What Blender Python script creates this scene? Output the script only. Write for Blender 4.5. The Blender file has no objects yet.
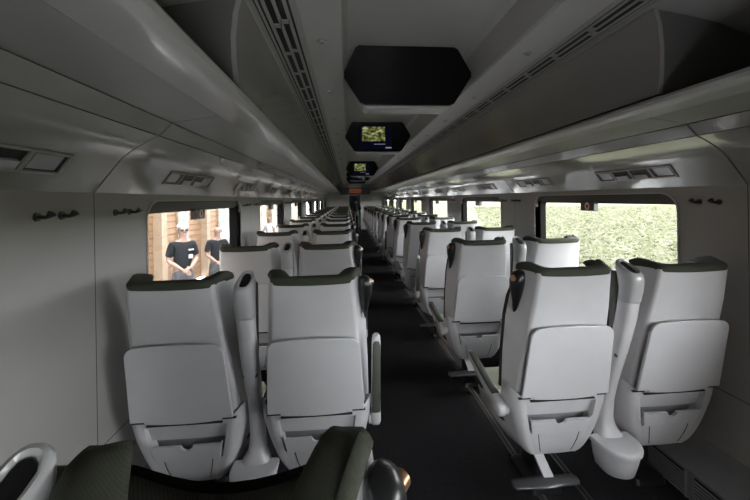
import bpy, math, random
from mathutils import Vector, Matrix
random.seed(4)
CH = 1.62            # camera height above the carriage floor
CX = 0.46            # centre line of the carriage
COL = bpy.context.scene.collection
sc = bpy.context.scene

# ------------------------------------------------------------------ materials
def mat(name, col, rough=.5, metal=0., spec=.5, var=.0, scale=20., bump=0., coat=0., col2=None, coatrough=.1, bscale=None):
    m = bpy.data.materials.new(name); m.use_nodes = True
    nt = m.node_tree; b = nt.nodes['Principled BSDF']
    b.inputs['Base Color'].default_value = (*col, 1)
    b.inputs['Roughness'].default_value = rough
    b.inputs['Metallic'].default_value = metal
    b.inputs['Specular IOR Level'].default_value = spec
    b.inputs['Coat Weight'].default_value = coat
    b.inputs['Coat Roughness'].default_value = coatrough
    tc = nt.nodes.new('ShaderNodeTexCoord')
    if var > 0 or col2:
        n = nt.nodes.new('ShaderNodeTexNoise'); n.inputs['Scale'].default_value = scale; n.inputs['Detail'].default_value = 4
        nt.links.new(tc.outputs['Object'], n.inputs['Vector'])
        r = nt.nodes.new('ShaderNodeValToRGB')
        a = [c*(1-var) for c in col]; z = [min(1, c*(1+var)) for c in col]
        if col2: a, z = col, col2
        r.color_ramp.elements[0].position = .35; r.color_ramp.elements[1].position = .65
        r.color_ramp.elements[0].color = (*a, 1); r.color_ramp.elements[1].color = (*z, 1)
        nt.links.new(n.outputs['Fac'], r.inputs['Fac']); nt.links.new(r.outputs['Color'], b.inputs['Base Color'])
    if bump > 0:
        n2 = nt.nodes.new('ShaderNodeTexNoise'); n2.inputs['Scale'].default_value = bscale or scale*8
        nt.links.new(tc.outputs['Object'], n2.inputs['Vector'])
        bp = nt.nodes.new('ShaderNodeBump'); bp.inputs['Strength'].default_value = bump; bp.inputs['Distance'].default_value = .004
        nt.links.new(n2.outputs['Fac'], bp.inputs['Height']); nt.links.new(bp.outputs['Normal'], b.inputs['Normal'])
    return m

def emat(name, col, strength):
    m = bpy.data.materials.new(name); m.use_nodes = True
    nt = m.node_tree; nt.nodes.clear()
    o = nt.nodes.new('ShaderNodeOutputMaterial'); e = nt.nodes.new('ShaderNodeEmission')
    e.inputs[0].default_value = (*col, 1); e.inputs[1].default_value = strength
    nt.links.new(e.outputs[0], o.inputs[0]); return m

def glass_mat(name):
    m = bpy.data.materials.new(name); m.use_nodes = True
    nt = m.node_tree; nt.nodes.clear()
    o = nt.nodes.new('ShaderNodeOutputMaterial'); t = nt.nodes.new('ShaderNodeBsdfTransparent'); g = nt.nodes.new('ShaderNodeBsdfGlossy')
    t.inputs[0].default_value = (.93, .95, .94, 1); g.inputs['Roughness'].default_value = .0
    f = nt.nodes.new('ShaderNodeFresnel'); f.inputs[0].default_value = 1.25
    mx = nt.nodes.new('ShaderNodeMixShader')
    nt.links.new(f.outputs[0], mx.inputs[0]); nt.links.new(t.outputs[0], mx.inputs[1]); nt.links.new(g.outputs[0], mx.inputs[2])
    nt.links.new(mx.outputs[0], o.inputs[0]); return m

def fabric_mat(name, a, b_, scale=260):
    m = bpy.data.materials.new(name); m.use_nodes = True
    nt = m.node_tree; b = nt.nodes['Principled BSDF']; b.inputs['Roughness'].default_value = .85; b.inputs['Specular IOR Level'].default_value = .25
    tc = nt.nodes.new('ShaderNodeTexCoord'); w = nt.nodes.new('ShaderNodeTexWave'); w.inputs['Scale'].default_value = scale/2.2; w.inputs['Distortion'].default_value = 2.5
    w.bands_direction = 'DIAGONAL'
    nt.links.new(tc.outputs['Object'], w.inputs['Vector'])
    r = nt.nodes.new('ShaderNodeValToRGB'); r.color_ramp.elements[0].color = (*a, 1); r.color_ramp.elements[1].color = (*b_, 1)
    nt.links.new(w.outputs['Fac'], r.inputs['Fac']); nt.links.new(r.outputs['Color'], b.inputs['Base Color'])
    bp = nt.nodes.new('ShaderNodeBump'); bp.inputs['Strength'].default_value = .25; bp.inputs['Distance'].default_value = .0015
    nt.links.new(w.outputs['Fac'], bp.inputs['Height']); nt.links.new(bp.outputs['Normal'], b.inputs['Normal'])
    return m

M = {}
M['shell'] = mat('seat_shell_plastic', (.56, .555, .575), .33, var=.03, scale=6, coat=.15)
M['tray'] = mat('tray_plastic', (.57, .565, .588), .38, var=.02, scale=6)
M['cap'] = fabric_mat('headrest_olive', (.046, .049, .037), (.058, .061, .046))
M['cushion'] = fabric_mat('backrest_dark_olive', (.035, .036, .028), (.06, .062, .048))
M['seatfab'] = fabric_mat('seat_pale_olive', (.30, .31, .24), (.38, .39, .31))
M['pad'] = mat('arm_pad', (.075, .08, .068), .5, var=.05)
M['black'] = mat('black_plastic', (.010, .010, .011), .3, coat=.1)
M['matte_black'] = mat('matte_black', (.01, .01, .01), .6)
M['gap'] = mat('dark_gap', (.012, .012, .012), .8)
M['copper'] = mat('copper_button', (.42, .24, .14), .3, metal=.8)
M['steel'] = mat('brushed_steel', (.45, .45, .46), .35, metal=.9, var=.06, scale=60)
M['wall'] = mat('wall_panel', (.32, .314, .303), .4, var=.02, scale=3, bump=.03, bscale=300)
M['slant'] = mat('gloss_panel', (.29, .287, .28), .20, var=.015, scale=3, coat=1., coatrough=.07)
M['rack'] = mat('rack_laminate', (.26, .26, .255), .35, var=.02, scale=3)
M['bin'] = mat('bin_panel_laminate', (.25, .24, .235), .25, var=.02, scale=3, coat=.6, coatrough=.15)
M['ceil'] = mat('ceiling_laminate', (.37, .362, .358), .35, var=.015, scale=3)
M['kick'] = mat('kick_panel', (.20, .20, .205), .5, var=.05)
M['carpet'] = mat('dark_carpet', (.018, .018, .020), .95, var=.35, scale=90, bump=.5, spec=.1)
M['vent'] = mat('vent_frame', (.30, .295, .285), .4)
M['frame'] = mat('window_rubber', (.004, .004, .004), .7, spec=.08)
M['reveal'] = mat('window_reveal', (.40, .39, .37), .4)
M['blind'] = mat('blind_housing', (.06, .06, .06), .4)
M['glass'] = glass_mat('window_glass')
M['screen'] = mat('screen_glass', (.004, .004, .005), .2, spec=.15)
M['orange'] = mat('orange_ring', (.8, .22, .05), .4)
M['ringwhite'] = mat('white_ring', (.75, .72, .68), .4)
M['led'] = emat('orange_led', (1., .22, .06), .32)
M['bar'] = emat('screen_white_bar', (.7, .75, .9), .30)
M['screenblue'] = emat('screen_blue', (.006, .007, .022), .35)
M['lens'] = mat('lamp_lens', (.36, .36, .40), .18, coat=.5)
M['wood'] = mat('warm_timber', (.122, .067, .033), .6, var=.14, scale=3)
M['post'] = mat('pale_timber', (.15, .107, .071), .6, var=.08, scale=4)
M['paleglass'] = mat('pale_window', (.15, .165, .175), .15, var=.15, scale=1.2)
M['platform'] = mat('platform_paving', (.06, .058, .056), .8, var=.1, scale=4)
M['skin'] = mat('skin', (.155, .095, .073), .5, var=.04)
M['hairwhite'] = mat('white_hair', (.26, .255, .25), .7, var=.06, scale=60)
M['hairdark'] = mat('dark_hair', (.03, .022, .016), .6)
M['polo'] = mat('charcoal_polo', (.008, .009, .011), .9, var=.15, spec=.1)
M['trousers'] = mat('dark_trousers', (.035, .035, .04), .85, var=.1)
M['whiteshirt'] = mat('white_shirt', (.24, .24, .25), .8, var=.05)
M['badge'] = mat('white_badge', (.25, .25, .26), .5)
M['binendshade'] = mat('bin_end_shaded', (.09, .089, .086), .6)  # bin grey darkened, shade on the end cap put into the colour
M['consoletop'] = mat('console_top_grey', (.42, .42, .43), .28, coat=.3)
M['hook'] = mat('hook_metal', (.10, .10, .10), .3, metal=.7)
M['lip'] = mat('rack_lip_grey', (.40, .40, .395), .28, coat=.3)
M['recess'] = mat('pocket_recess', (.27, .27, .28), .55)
M['footbar'] = mat('footrest_bar', (.10, .10, .105), .35, metal=.6)
M['rail'] = mat('floor_rail', (.05, .042, .04), .5)

# ------------------------------------------------------------------ helpers
class MB:
    def __init__(s): s.v = []; s.f = []; s.mi = []
    def add(s, vs, fs, mi=0):
        o = len(s.v); s.v += [tuple(v) for v in vs]
        for f in fs: s.f.append(tuple(o+i for i in f)); s.mi.append(mi)
    def box(s, x0, x1, y0, y1, z0, z1, mi=0):
        vs = [(x, y, z) for z in (z0, z1) for y in (y0, y1) for x in (x0, x1)]
        s.add(vs, [(0,2,3,1),(4,5,7,6),(0,1,5,4),(2,6,7,3),(0,4,6,2),(1,3,7,5)], mi)
    def loft(s, rings, closed=True, cap=True, mi=0):
        n = len(rings[0]); vs = [p for r in rings for p in r]; fs = []
        for i in range(len(rings)-1):
            for j in range(n if closed else n-1):
                k = (j+1) % n
                fs.append((i*n+j, i*n+k, (i+1)*n+k, (i+1)*n+j))
        if cap and closed:
            fs.append(tuple(range(n))[::-1]); fs.append(tuple((len(rings)-1)*n+i for i in range(n)))
        s.add(vs, fs, mi)
    def tube(s, pts, rad, n=10, mi=0):
        rings = []
        for i, p in enumerate(pts):
            p = Vector(p); a = Vector(pts[max(i-1, 0)]); b = Vector(pts[min(i+1, len(pts)-1)])
            d = (b-a).normalized(); u = d.cross(Vector((0, 0, 1)))
            if u.length < .05: u = d.cross(Vector((1, 0, 0)))
            u.normalize(); w = d.cross(u)
            r = rad[i] if isinstance(rad, (list, tuple)) else rad
            rings.append([p + u*r*math.cos(t*2*math.pi/n) + w*r*math.sin(t*2*math.pi/n) for t in range(n)])
        s.loft(rings, mi=mi)
    def prism(s, poly, y0, y1, mi=0):
        """poly of (x,z) extruded along y"""
        s.loft([[(x, y0, z) for x, z in poly], [(x, y1, z) for x, z in poly]], mi=mi)
    def build(s, name, mats, parent=None, smooth=False, bevel=0, angle=40):
        me = bpy.data.meshes.new(name); me.from_pydata(s.v, [], s.f); me.update()
        if not isinstance(mats, (list, tuple)): mats = [mats]
        for m in mats: me.materials.append(m)
        for p, i in zip(me.polygons, s.mi): p.material_index = i
        import bmesh
        bm = bmesh.new(); bm.from_mesh(me); bmesh.ops.recalc_face_normals(bm, faces=bm.faces); 
        if smooth:
            for f in bm.faces: f.smooth = True
            for e in bm.edges:
                if len(e.link_faces) == 2 and e.calc_face_angle(0) > math.radians(angle): e.smooth = False
        bm.to_mesh(me); bm.free()
        o = bpy.data.objects.new(name, me); COL.objects.link(o)
        if parent: o.parent = parent
        if bevel:
            md = o.modifiers.new('bev', 'BEVEL'); md.width = bevel; md.segments = 2; md.limit_method = 'ANGLE'; md.angle_limit = math.radians(50)
        return o

def thing(name, label, cat, loc=(0, 0, 0), rz=0, group=None):
    o = bpy.data.objects.new(name, None); COL.objects.link(o); o.empty_display_size = .1
    o.location = loc; o.rotation_euler = (0, 0, rz); o['label'] = label; o['category'] = cat
    if group: o['group'] = group
    return o
def tag(o, label, cat, group=None, kind=None):
    o['label'] = label; o['category'] = cat
    if group: o['group'] = group
    if kind: o['kind'] = kind
    return o
def struct(o, label=None, cat=None):
    o['kind'] = 'structure'
    if label: o['label'] = label
    if cat: o['category'] = cat
    return o
def dup(src, loc, label, rz=0, group=None):
    r = src.copy(); COL.objects.link(r); r.location = loc; r.rotation_euler = (0, 0, rz); r['label'] = label
    if group: r['group'] = group
    for ch in list(src.children):
        c_ = ch.copy(); COL.objects.link(c_); c_.parent = r
        for g in list(ch.children):
            d = g.copy(); COL.objects.link(d); d.parent = c_
    return r
def lerp(t, tab):
    for (a, va), (b, vb) in zip(tab, tab[1:]):
        if (a <= t <= b) or (b <= t <= a): return va + (vb-va)*((t-a)/(b-a) if b != a else 0)
    lo, hi = (tab[0], tab[-1]) if tab[0][0] < tab[-1][0] else (tab[-1], tab[0])
    return lo[1] if t < lo[0] else hi[1]
def ss(a, b, x):
    t = max(0, min(1, (x-a)/(b-a))); return t*t*(3-2*t)
ORD = ['nearest', 'first', 'second', 'third', 'fourth', 'fifth', 'sixth', 'seventh', 'eighth', 'ninth', 'tenth', 'eleventh', 'twelfth', 'thirteenth', 'fourteenth', 'fifteenth', 'sixteenth', 'seventeenth', 'eighteenth', 'nineteenth', 'twentieth',
       'twenty-first', 'twenty-second', 'twenty-third', 'twenty-fourth', 'twenty-fifth']
Z = lambda Y: CH + Y
X = lambda side, h: CX + side*h          # side -1 left, +1 right

# ------------------------------------------------------------------ carriage shell
YB, YE = -.85, 18.6           # rear and front end walls
BAY0, BAY, NB = -.84, 2.41, 8
WIN = {-1: (1.96, 3.60), 1: (1.94, 3.53)}
bays = [BAY0 + BAY*k for k in range(NB+1)]
WTOP, WBOT = .004, -.66
HW = 1.54

f = MB(); f.box(X(-1, 1.7), X(1, 1.7), YB, 20.4, -.1, 0)
struct(f.build('floor', M['carpet']))
def rr_loop(y0, y1, z0, z1, r, n=6):
    """rounded rectangle and matching outer rectangle mapping"""
    L = []
    for (cy, cz, a0) in ((y1-r, z1-r, 0), (y0+r, z1-r, 90), (y0+r, z0+r, 180), (y1-r, z0+r, 270)):
        for k in range(n+1):
            a = math.radians(a0 + 90*k/n); L.append((cy+r*math.cos(a), cz+r*math.sin(a)))
    return L
def outer_loop(L, y0, y1, z0, z1, n=6):
    O = []; m = n//2
    corners = [(y1, z1), (y0, z1), (y0, z0), (y1, z0)]
    for q in range(4):
        seg = L[q*(n+1):(q+1)*(n+1)]; c = corners[q]
        s0, s1 = seg[0], seg[-1]
        a = (c[0], s0[1]) if q % 2 == 0 else (s0[0], c[1])
        b = (s1[0], c[1]) if q % 2 == 0 else (c[0], s1[1])
        for k in range(n+1):
            if k <= m: t = k/m; O.append((a[0]+(c[0]-a[0])*t, a[1]+(c[1]-a[1])*t))
            else: t = (k-m)/(n-m); O.append((c[0]+(b[0]-c[0])*t, c[1]+(b[1]-c[1])*t))
    return O
ZT, ZB = Z(.045), Z(-1.06)
winlist = []
for side, nm in ((-1, 'left'), (1, 'right')):
    mb = MB(); x = X(side, HW)
    for k in range(NB):
        b0, b1 = bays[k], bays[k+1]; w0, w1 = WIN[side][0]+BAY*(k-1), WIN[side][1]+BAY*(k-1) - (.07 if k == 0 else 0)
        if k == 0 and side < 0:
            mb.add([(x, b0+.002, ZB), (x, b1-.002, ZB), (x, b1-.002, ZT), (x, b0+.002, ZT)], [(0, 1, 2, 3)]); mb.box(*sorted((x+side*.01, x+side*.04)), b0, b1, ZB, ZT, 1); continue
        L = rr_loop(w0, w1, Z(WBOT), Z(WTOP), .11); O = outer_loop(L, b0+.002, b1-.002, ZB, ZT); n = len(L)
        vs = [(x, y, z) for y, z in O] + [(x, y, z) for y, z in L] + [(x+side*.035, y, z) for y, z in L]
        fs = []
        for j in range(n):
            q = (j+1) % n; fs.append((j, q, n+q, n+j)); fs.append((n+j, n+q, 2*n+q, 2*n+j))
        mb.add(vs, fs)
        winlist.append((side, k, w0, w1))
    # lower wall band with seams
    for k in range(NB):
        b0, b1 = bays[k], bays[k+1]
        mb.add([(x, b0+.002, Z(-1.064)), (x, b1-.002, Z(-1.064)), (x, b1-.002, Z(-1.39)), (x, b0+.002, Z(-1.39))], [(0, 1, 2, 3)])
    mb.box(x, x, bays[-1], YE, Z(-1.39), ZT)
    # dark backing seen in the seams, closing off the outside
    for k in range(NB+1):
        mb.box(x+side*.008, x+side*.03, bays[k]-.02, bays[k]+.02, Z(-1.39), ZT, 1)
    mb.box(x+side*.008, x+side*.03, YB, YE, Z(-1.40), Z(-.95), 1)
    struct(mb.build('wall_'+nm, [M['wall'], M['gap']]))
    # kick panel and heater face
    kb = MB()
    kb.prism([(X(side, 1.545), Z(-1.385)), (X(side, 1.33), Z(-1.47)), (X(side, 1.325), Z(-1.63)), (X(side, 1.72), Z(-1.63)), (X(side, 1.72), Z(-1.385))], YB, YE)
    struct(kb.build('baseboard_'+nm, M['kick']))
    # heater grilles let into the baseboard, one pair per bay
    # slanted gloss panels
    sl = MB(); P = [(1.545, .04), (1.43, .185), (1.395, .216), (1.355, .243), (1.315, .266), (1.27, .287)]
    P2 = [(1.268, .290), (1.215, .343)]
    edges = [YB] + [b for b in bays if b > YB+.1] + [YE]
    for a, b in zip(edges, edges[1:]):
        for Q in (P, P2):
            fine = []
            for (h0, y0), (h1, y1) in zip(Q, Q[1:]):
                for t in (0, .5): fine.append((h0+(h1-h0)*t, y0+(y1-y0)*t))
            fine.append(Q[-1])
            inner = [(X(side, h), Z(y)) for h, y in Q]; outer = [(X(side, h+.02), Z(y+.02)) for h, y in Q][::-1]
            sl.prism(inner+outer, a+.005, b-.005)
    sl.prism([(X(side, 1.56), Z(.06)), (X(side, 1.44), Z(.21)), (X(side, 1.22), Z(.36)), (X(side, 1.30), Z(.40)), (X(side, 1.62), Z(.2))], YB, YE, 1)
    struct(sl.build('trim_1' if side < 0 else 'trim_2', [M['slant'], M['gap']], smooth=True, angle=18))

# windows: frame, glass, blind housing
cnt = 0
for side, k, w0, w1 in winlist:
    cnt += 1; x = X(side, HW)
    w = bpy.data.objects.new('window_%d' % cnt, None); COL.objects.link(w); w.location = (x, (w0+w1)/2, Z(WBOT)); struct(w)
    lx = lambda v: v - x
    yc, zc = (w0+w1)/2, Z(WBOT)
    hwid = (w1-w0)/2; hh = WTOP-WBOT
    fr = MB()
    L0 = rr_loop(-hwid, hwid, 0, hh, .11); L1 = rr_loop(-hwid+.012, hwid-.012, .012, hh-.012, .10)
    n = len(L0)
    # light trim ring on the inside face
    vs = [(-side*.006, y, z) for y, z in rr_loop(-hwid-.012, hwid+.012, -.012, hh+.012, .115)] + [(-side*.006, y, z) for y, z in L0] + [(side*.035, y, z) for y, z in L0] + [(0, y, z) for y, z in rr_loop(-hwid-.012, hwid+.012, -.012, hh+.012, .115)]
    fs = []
    for j in range(n):
        q = (j+1) % n; fs += [(j, q, n+q, n+j), (n+j, n+q, 2*n+q, 2*n+j), (3*n+j, 3*n+q, q, j)]
    fr.add(vs, fs); fr.build('window_trim', M['reveal'], w, smooth=True)
    ru = MB()
    vs = [(side*.035, y, z) for y, z in L0] + [(side*.040, y, z) for y, z in rr_loop(-hwid+.03, hwid-.02, .02, hh-.02, .10)] + [(side*.105, y, z) for y, z in rr_loop(-hwid+.03, hwid-.02, .02, hh-.02, .10)] + [(side*.105, y, z) for y, z in rr_loop(-hwid-.05, hwid+.05, -.05, hh+.05, .10)]
    fs = []
    for i in range(3):
        for j in range(n):
            q = (j+1) % n; fs.append((i*n+j, i*n+q, (i+1)*n+q, (i+1)*n+j))
    ru.add(vs, fs); ru.build('window_gasket', M['frame'], w, smooth=True)
    g = MB(); gl = rr_loop(-hwid+.02, hwid-.01, .012, hh-.012, .10)
    g.add([(side*.10, y, z) for y, z in gl], [tuple(range(n))]); g.build('window_glass', M['glass'], w)
    bl = MB(); bl.box(*sorted((side*.02, side*.075)), -hwid+.02, hwid-.02, hh-.06, hh-.004)
    bl.tube([(side*.04, -hwid+.05, hh-.062), (side*.04, hwid-.05, hh-.062)], .007)
    bl.build('blind_housing', M['blind'], w)
    gd = MB(); gd.box(*sorted((side*.015, side*.055)), hwid-.075, hwid-.03, .03, hh-.05); gd.build('blind_guide', M['frame'], w)

# ceiling: side strips, recess, liner above the open rack, outer roof
ce = MB()
def strip(pts, y0, y1, th=.02, mi=0):
    for (a, b) in zip(pts, pts[1:]):
        ce.add([(a[0], y0, a[1]), (b[0], y0, b[1]), (b[0], y1, b[1]), (a[0], y1, a[1])], [(0, 1, 2, 3)], mi)
for s in (-1, 1):
    strip([(X(s, .655), Z(.80)), (X(s, .56), Z(.815)), (X(s, .475), Z(.83)), (X(s, .468), Z(.845)), (X(s, .465), Z(1.05)), (X(s, .44), Z(1.085))], YB, YE)
    strip([(X(s, .835), Z(.80)), (X(s, 1.0), Z(.775)), (X(s, 1.15), Z(.745)), (X(s, 1.35), Z(.68)), (X(s, 1.42), Z(.55)), (X(s, 1.42), Z(.42))], YB, YE)
    ce.box(*sorted((X(s, .65), X(s, .84))), YB, YE, Z(.812), Z(.83), 1)
strip([(X(-1, .44), Z(1.085)), (X(1, .44), Z(1.085))], YB, YE)
struct(ce.build('ceiling', [M['ceil'], M['gap']]))
rf = MB(); prof = [(1.62, -1.7), (1.66, -.70)]
RP = [(1.66, .03), (1.62, .5), (1.3, 1.0), (.7, 1.2), (0, 1.25)]
full = [(X(-1, h), Z(y)) for h, y in RP] + [(X(1, h), Z(y)) for h, y in RP[::-1][1:]]
for a, b in zip(full, full[1:]):
    rf.add([(a[0], YB-.05, a[1]), (b[0], YB-.05, b[1]), (b[0], 20.4, b[1]), (a[0], 20.4, a[1])], [(0, 1, 2, 3)])
struct(rf.build('roof', M['kick']))

# end walls
ew = MB()
DL, DR, DT = .10, .72, Z(.22)
ew.box(X(-1, 1.66), DL, YE, YE+.06, 0, Z(1.2)); ew.box(DR, X(1, 1.66), YE, YE+.06, 0, Z(1.2)); ew.box(DL, DR, YE, YE+.06, DT, Z(1.2))
struct(ew.build('wall_front', M['wall']))
vb = MB(); vb.box(X(-1, 1.0), X(-1, .98), YE+.06, 20.35, 0, Z(1.0)); vb.box(X(1, .98), X(1, 1.0), YE+.06, 20.35, 0, Z(1.0)); vb.box(X(-1, 1.0), X(1, 1.0), YE+.06, 20.35, Z(.55), Z(.57)); vb.box(X(-1, 1.66), X(1, 1.66), 20.35, 20.4, 0, Z(1.2)); struct(vb.build('wall_vestibule', M['kick']))
bw = MB(); GX0, GX1, GZ0, GZ1 = X(-1, .62), X(1, .35), .85, 1.50
bw.box(X(-1, 1.66), GX0, YB-.06, YB, -.05, Z(1.25)); bw.box(GX1, X(1, 1.66), YB-.06, YB, -.05, Z(1.25)); bw.box(GX0, GX1, YB-.06, YB, -.05, GZ0); bw.box(GX0, GX1, YB-.06, YB, GZ1, Z(1.25)); struct(bw.build('wall_back', M['wall']))
gd_ = MB(); gd_.add([(GX0, YB-.03, GZ0), (GX1, YB-.03, GZ0), (GX1, YB-.03, GZ1), (GX0, YB-.03, GZ1)], [(0, 1, 2, 3)]); struct(gd_.build('fill_opening', M['glass']))  # unseen wall opening and pane, added to light the near seat backs
dj = MB()
dj.box(DL-.05, DL, YE-.02, YE, 0, DT+.05); dj.box(DR, DR+.05, YE-.02, YE, 0, DT+.05); dj.box(DL, DR, YE-.02, YE, DT, DT+.05)
d = struct(dj.build('door_1', M['steel']))
hd = MB(); hd.tube([(DL-.03, YE-.05, .9), (DL-.03, YE-.05, 1.2)], .012); hd.build('door_handle', M['steel'], d)
# floor tracks
for i, (xx) in enumerate((-.34, -.10, 1.02, 1.26)):
    t = MB(); t.box(xx-.02, xx+.02, YB, YE, 0, .006); t.box(xx-.006, xx+.006, YB, YE, .006, .010, 1)
    struct(t.build('trim_%d' % (3+i), [M['rail'], M['gap']]))

# ------------------------------------------------------------------ luggage racks and bins
for s, nm in ((-1, 'left'), (1, 'right')):
    rk = thing('luggage_rack', 'long grey overhead luggage rack above the %s windows' % nm, 'luggage rack', (CX, YB, Z(.39)), group='overhead luggage racks')
    edges = [YB] + [b for b in bays if b > YB+.1] + [YE]
    for a, b in zip(edges, edges[1:]):
        m_ = MB(); m_.prism([(s*h, y-.39) for h, y in [(1.214, .347), (1.016, .376), (1.016, .395), (1.4, .420), (1.4, .40)]], a-YB+.003, b-YB-.003)
        m_.build('rack_panel', M['rack'], rk)
    m_ = MB(); nose = [(1.012, .374), (.92, .374), (.878, .368), (.852, .371), (.838, .381), (.833, .395), (.842, .409), (.865, .416), (1.012, .416)]
    m_.prism([(s*h, y-.39) for h, y in nose], 0, YE-YB); m_.build('rack_lip', M['lip'], rk, smooth=True, angle=30)
    core = MB(); core.prism([(s*h, y-.39) for h, y in [(1.2, .362), (1.02, .386), (1.02, .392), (1.39, .412), (1.39, .405)]], .01, YE-YB-.01)
    core.build('rack_core', M['gap'], rk)
    bn = thing('overhead_bin', 'long curved overhead bin front standing on the %s luggage rack' % nm, 'overhead bin', (CX, 1.36, Z(.422)), group='overhead bins')
    PB = [(.848, .788), (.866, .72), (.875, .63), (.873, .54), (.864, .427)]
    b0 = 1.36; y = b0; first = True
    segs = [b0] + [b for b in bays if b > b0+.5] + [YE]
    for a, b in zip(segs, segs[1:]):
        m_ = MB()
        poly = [(s*h, yy-.422) for h, yy in PB] + [(s*(h+.02), yy-.422) for h, yy in PB[::-1]]
        m_.prism(poly, a-1.36+.0015, b-1.36-.0015)
        m_.build('bin_front', M['bin'], bn, smooth=True, angle=30)
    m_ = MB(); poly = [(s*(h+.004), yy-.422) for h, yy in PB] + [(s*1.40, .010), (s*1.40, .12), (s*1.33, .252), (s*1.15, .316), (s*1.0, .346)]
    m_.prism(poly, .004, .024); m_.build('bin_end', M['binendshade'], bn)

# ------------------------------------------------------------------ ceiling vents
for s, nm in ((-1, 'left'), (1, 'right')):
    t = thing('ceiling_vent', 'long slotted air vent strip in the ceiling, %s of the screens' % nm, 'air vent', (CX, YB, Z(.80)), group='ceiling vents')
    g = MB(); L = YE-YB
    for h in (.661, .675, .70, .743, .786, .81, .832): 
        wd = .009 if h in (.661, .832) else .006
        if h in (.70, .743, .786): wd = .008
        g.box(*sorted((s*(h-wd), s*(h+wd))), 0, L, -.003, .0)
    k = 0
    while k*.30 < L:
        for (ha, hb, off) in ((.70, .743, 0), (.743, .786, .04)):
            y0 = k*.30+off
            g.box(*sorted((s*ha, s*hb)), y0, y0+.035, -.003, .0)
        k += 1
    g.build('vent_grille', M['vent'], t)
    bk = MB(); bk.box(*sorted((s*.665, s*.83)), 0, L, .0005, .003); bk.build('vent_backing', M['matte_black'], t)
# small ceiling lamps
proto = None
for s, nm in ((-1, 'left'), (1, 'right')):
    for k in range(19):
        yy = 1.78 + .83*k if s < 0 else 1.88+.83*k
        if yy > 17.5: break
        lab = 'small round ceiling lamp %s of the screens, %s along its line' % (nm, ORD[k+1])
        if proto is None:
            proto = thing('ceiling_lamp', lab, 'ceiling lamp', (X(s, .575), yy, Z(.812)), group='small round ceiling lamps')
            m_ = MB(); m_.tube([(0, 0, 0), (0, 0, -.008)], [.026, .024], 16); m_.build('lamp_rim', M['steel'], proto, smooth=True)
            m_ = MB(); m_.tube([(0, 0, -.006), (0, 0, -.0095)], [.017, .016], 12); m_.build('lamp_lens', M['lens'], proto, smooth=True)
        else: dup(proto, (X(s, .575), yy, Z(.812)), lab)

# ------------------------------------------------------------------ hanging screens
def pic_mat():
    m = bpy.data.materials.new('screen_picture'); m.use_nodes = True; nt = m.node_tree; nt.nodes.clear()
    o = nt.nodes.new('ShaderNodeOutputMaterial'); e = nt.nodes.new('ShaderNodeEmission'); e.inputs[1].default_value = .55
    tc = nt.nodes.new('ShaderNodeTexCoord'); mp = nt.nodes.new('ShaderNodeMapping'); mp.inputs['Scale'].default_value = (14, 1, 30)
    n = nt.nodes.new('ShaderNodeTexNoise'); n.inputs['Scale'].default_value = 1.; n.inputs['Detail'].default_value = 3
    r = nt.nodes.new('ShaderNodeValToRGB')
    els = r.color_ramp.elements; els[0].position = .36; els[0].color = (.02, .025, .008, 1); els[1].position = .66; els[1].color = (.75, .78, .45, 1)
    q = els.new(.52); q.color = (.20, .22, .06, 1)
    nt.links.new(tc.outputs['Object'], mp.inputs[0]); nt.links.new(mp.outputs[0], n.inputs['Vector']); nt.links.new(n.outputs['Fac'], r.inputs['Fac'])
    nt.links.new(r.outputs['Color'], e.inputs[0]); nt.links.new(e.outputs[0], o.inputs[0]); return m
M['picture'] = pic_mat()
HEX = [(-.46, .22), (-.37, .40), (-.345, .415), (.33, .415), (.36, .40), (.455, .235), (.455, .205), (.33, .015), (.30, 0), (-.31, 0), (-.345, .018), (-.46, .195)]
labs = ['big black switched-off hexagonal screen hanging nearest', 'second hexagonal ceiling screen, showing a greenish picture', 'third hexagonal ceiling screen, small greenish picture lit', 'fourth ceiling screen, partly behind the third one', 'farthest hexagonal ceiling screen before the orange sign']
for i, yy in enumerate((2.41, 4.8, 9.8, 12.2, 14.6)):
    t = thing('ceiling_screen', labs[i], 'screen', (CX-.012, yy, Z(.662)), group='hexagonal ceiling screens')
    m_ = MB(); m_.loft([[(x, 0, z) for x, z in HEX], [(x, .035, z) for x, z in HEX]]); m_.build('screen_panel', M['screen'], t, bevel=.004)
    m_ = MB(); hx = [(x*.93, z*.93+.0) for x, z in HEX]
    m_.loft([[(x, .036, z-.028 + .01) for x, z in hx], [(x, .20, z-.028+.01) for x, z in hx]]); 
    m_.build('screen_housing', M['ceil'], t, bevel=.006)
    m_ = MB(); m_.box(-.33, .31, .02, .12, .39, .423); m_.build('screen_bracket', M['ceil'], t)
    if i in (1, 2, 3):
        m_ = MB(); m_.box(-.26, .19, -.0025, 0, .035, .355); m_.build('screen_display', M['screenblue'], t)
        if i < 3:
            m_ = MB(); m_.box(-.225, .095, -.005, -.0026, .145, .345); m_.build('screen_image', M['picture'], t)
        m_ = MB(); m_.box(.10, .185, -.005, -.0026, .045, .062); m_.build('screen_caption', M['bar'], t)
        m_ = MB()
        for q in range(9): m_.box(-.06+q*.018, -.048+q*.018, -.005, -.0026, .098, .108)
        m_.build('screen_caption', M['bar'], t)
# transverse ledges in the recess
for i, yy in enumerate((2.86, 5.25, 7.3, 10.2, 12.6)):
    m_ = MB(); m_.box(X(-1, .464), X(1, .464), yy, yy+.05, Z(1.03), Z(1.085)); struct(m_.build('trim_%d' % (7+i), M['ceil']))
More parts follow.
